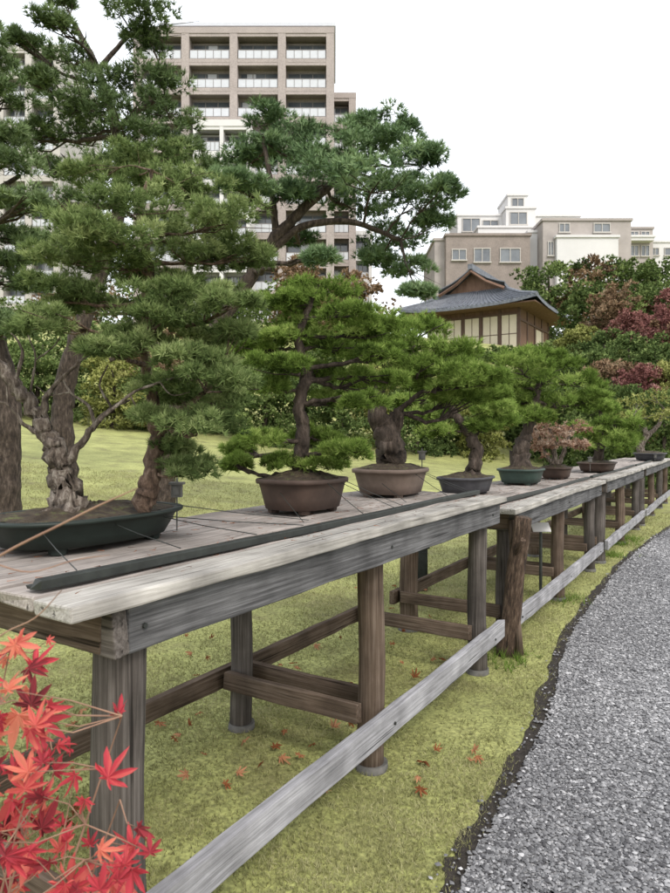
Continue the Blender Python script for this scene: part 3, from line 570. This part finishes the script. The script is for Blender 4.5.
def modern(name,D,boxes,wins):
    e=empty(name,(X_(boxes[0][0],D),D,0)); mbs={}
    for (a,b,t,bo,dy,dep,m) in boxes:
        mb=mbs.setdefault(m,MB()); mb.box(X_(a,D),X_(b,D),D+dy,D+dy+dep,Z_(bo,D),Z_(t,D)); mb.box(X_(a,D)-.15,X_(b,D)+.15,D+dy-.15,D+dy+dep+.15,Z_(t,D)+.003,Z_(t,D)+.28)
    g=MB();f_=MB()
    for (a,b,t,bo,dy) in wins:
        x0,x1,z0,z1=X_(a,D),X_(b,D),Z_(bo,D),Z_(t,D); y=D+dy
        g.box(x0,x1,y-.03,y+.0-.004,z0,z1)
        for q in np.linspace(x0,x1,3): f_.box(q-.04,q+.04,y-.12,y-.031,z0,z1)
        f_.box(x0-.05,x1+.05,y-.12,y-.031,z1,z1+.1); f_.box(x0-.12,x1+.12,y-.22,y-.031,z0-.14,z0)
    for m,mb in mbs.items(): mb.obj('walls_'+m,[M[m]],e)
    g.obj('windows',[M['glass']],e); f_.obj('window_frames',[M['cream']],e)
modern('modern_house',82,[(462,508,208,300,3,6,'white'),(478,540,228,300,0,5,'white'),(508,538,206,228.5,1,6,'white'),(512,532,190,205,2,5,'white'),(540,592,206,300,4,8,'white'),(588,602,213,300,3,6,'cream')],
 [(467,485,211,224,3),(512,529,210,222,1),(488,504,213,222,3),(562,582,208,219,4),(516,528,193,201,2)])
modern('concrete_house',72,[(436,446,238,300,1,9,'tan'),(446,530,236,300,0,9,'brick'),(540,627,224,300,-1,9,'tan'),(531,540,230,300,1,8,'white'),(552,612,242,300,-1.6,.59,'white')],
 [(452,466,250,260,0),(474,490,249,262,0),(500,520,249,262,0),(545,550,245,258,-1),(556,566,227,235,-1),(590,606,227,235,-1)])
modern('modern_house',86,[(627,653,229,300,0,8,'tan'),(624,650,240,243,-1.2,1.19,'white'),(654,700,238,300,2,8,'white')],[(630,638,232,239,0),(641,649,232,239,0),(630,638,246,256,0),(641,649,246,256,0),(658,666,244,251,2),(672,686,244,251,2)])
def house():
    D=42; al=math.radians(33)
    cx,cy=X_(519,D),D
    e=empty('traditional_japanese_house',(cx,cy,0)); e.rotation_euler.z=-al
    a,b=6.4,7.0; zb=Z_(364,D); zt=Z_(306,D)
    w=MB(); w.box(-a,0,0,b,zb-3,zt,0)
    tr=MB(); sh=MB()
    for x in np.linspace(-a,0,6): tr.box(x-.08,x+.08,-.06,.10,zb-1,zt)
    for y in np.linspace(0,b,5): tr.box(-.08,.06,y-.08,y+.08,zb-1,zt-.003)
    tr.box(-a,0,-.09,-.001,zt-.5,zt-.38); tr.box(-a,0,-.09,-.001,zb+.9,zb+1.02); tr.box(.001,.08,0,b,zt-.9,zt-.78)
    xs=np.linspace(-a,0,6)
    for i in range(5):
        sh.box(xs[i]+.12,xs[i+1]-.12,-.04,-.004,zb+1.04,zt-.52)
        for q in np.linspace(xs[i]+.12,xs[i+1]-.12,3): tr.box(q-.02,q+.02,-.06,-.041,zb+1.04,zt-.52)
        tr.box(xs[i]+.12,xs[i+1]-.12,-.06,-.041,(zb+zt)/2+.1,(zb+zt)/2+.15)
    sh.box(.004,.03,b*.55,b*.8,zb+1.6,zt-1.0)
    o=1.6; ze=zt+.05; x0,x1,y0,y1=-a-o,o,-o,b+o
    xm=(x0+x1)/2; gy0,gy1=y0+1.9,y1-1.9; gx0,gx1=xm-2.1,xm+2.1; zm=ze+1.3; zr=ze+2.75
    rf=MB(); N=8
    def slope(A,B,Cc,Dd):
        A,B,Cc,Dd=map(np.array,(A,B,Cc,Dd))
        def pt(s,t,up=0):
            lo=A*(1-s)+B*s; hi=Dd*(1-s)+Cc*s; p=lo*(1-t)+hi*t; p=p.copy(); p[2]+=-.16*math.sin(math.pi*t)+.32*(abs(2*s-1)**3)*(1-t)+up; return p
        g=[[pt(i/N,j/N) for i in range(N+1)] for j in range(N+1)]
        for j in range(N):
            for i in range(N): rf.quad([g[j][i],g[j][i+1],g[j+1][i+1],g[j+1][i]])
        for i in range(N): rf.quad([g[0][i]-[0,0,.18],g[0][i+1]-[0,0,.18],g[0][i+1],g[0][i]])
        for i in range(0,33): rf.tube([pt(i/32,j/N,.03) for j in range(N+1)],[.05]*(N+1),5)
    slope((x0,y0,ze),(x1,y0,ze),(gx1,gy0,zm),(gx0,gy0,zm))
    slope((x1,y0,ze),(x1,y1,ze),(gx1,gy1,zm),(gx1,gy0,zm))
    slope((x1,y1,ze),(x0,y1,ze),(gx0,gy1,zm),(gx1,gy1,zm))
    slope((x0,y1,ze),(x0,y0,ze),(gx0,gy0,zm),(gx0,gy1,zm))
    go=.6
    for sx,gx in ((1,gx1),(-1,gx0)):
        A=(gx+sx*.25,gy0-go,zm-.06); B=(gx+sx*.25,gy1+go,zm-.06); Cc=(xm,gy1+go,zr); Dd=(xm,gy0-go,zr)
        if sx<0: A,B,Cc,Dd=B,A,Dd,Cc
        slope(A,B,Cc,Dd)
    rf.box(xm-.16,xm+.16,gy0-go-.1,gy1+go+.1,zr-.02,zr+.32)
    for (p,q) in (((x0,y0,ze+.3),(gx0,gy0,zm+.05)),((x1,y0,ze+.3),(gx1,gy0,zm+.05)),((x1,y1,ze+.3),(gx1,gy1,zm+.05))):
        p=np.array(p);q=np.array(q); rf.tube([p,(p+q)/2-[0,0,.12],q],[.12,.12,.12],8)
    gb=MB()
    for yy,s in ((gy0,1),(gy1,-1)):
        gb.quad([(gx0+.1,yy,zm-.1),(gx1-.1,yy,zm-.1),(xm,yy,zr-.1)])
        for q in (-1,1): gb.tube([(xm+q*2.3,yy-go*s,zm-.12),(xm+q*1.05,yy-go*s,zm+.5),(xm,yy-go*s,zr-.14)],[.12,.11,.1],4)
    gb.box(x0+.15,x1-.15,y0+.15,y1-.15,ze-.14,ze-.06)
    for mb,nm,mt in ((w,'walls','hwood'),(tr,'posts_and_rails','hframe'),(sh,'shoji_windows','shoji'),(rf,'roof','tile'),(gb,'gable_and_eaves','hwood')):
        ob=mb.obj(nm,[M[mt]]); ob.parent=e
house()
# ---------------------------------------------------------------- light, world, camera
el,az=math.radians(48),math.radians(150)
w=bpy.data.worlds.new('World'); scene.world=w; w.use_nodes=True; nt=w.node_tree; nt.nodes.clear()
sk=nn(nt,'ShaderNodeTexSky'); sk.sky_type='NISHITA'; sk.sun_disc=False; sk.sun_elevation=el; sk.sun_rotation=az; sk.air_density=1.5; sk.dust_density=5
bg=nn(nt,'ShaderNodeBackground'); bg.inputs[1].default_value=.07; nt.links.new(sk.outputs[0],bg.inputs[0])
b2_=nn(nt,'ShaderNodeBackground'); b2_.inputs[0].default_value=(.97,.98,1,1); b2_.inputs[1].default_value=1.4
ad=nn(nt,'ShaderNodeAddShader'); out=nn(nt,'ShaderNodeOutputWorld'); nt.links.new(bg.outputs[0],ad.inputs[0]); nt.links.new(b2_.outputs[0],ad.inputs[1]); nt.links.new(ad.outputs[0],out.inputs[0])
sd=bpy.data.lights.new('sun','SUN'); sd.energy=1.9; sd.angle=math.radians(14); sd.color=(1,.96,.90); so=bpy.data.objects.new('sun',sd); COL.objects.link(so)
dirv=Vector((math.sin(az)*math.cos(el),math.cos(az)*math.cos(el),math.sin(el))); so.rotation_euler=dirv.to_track_quat('Z','Y').to_euler(); so.location=dirv*50
cam=bpy.data.cameras.new('camera'); cam.sensor_fit='VERTICAL'; cam.sensor_height=36; cam.sensor_width=27; cam.lens=26; cam.clip_end=3000; cam.clip_start=.05; cam.shift_y=-9.5/893
cam.dof.use_dof=True; cam.dof.focus_distance=3.0; cam.dof.aperture_fstop=10
co=bpy.data.objects.new('camera',cam); co.location=(0,0,H); co.rotation_euler=(math.radians(90),0,0); COL.objects.link(co); scene.camera=co
scene.view_settings.view_transform='Standard'; scene.view_settings.look='None'; scene.view_settings.exposure=0
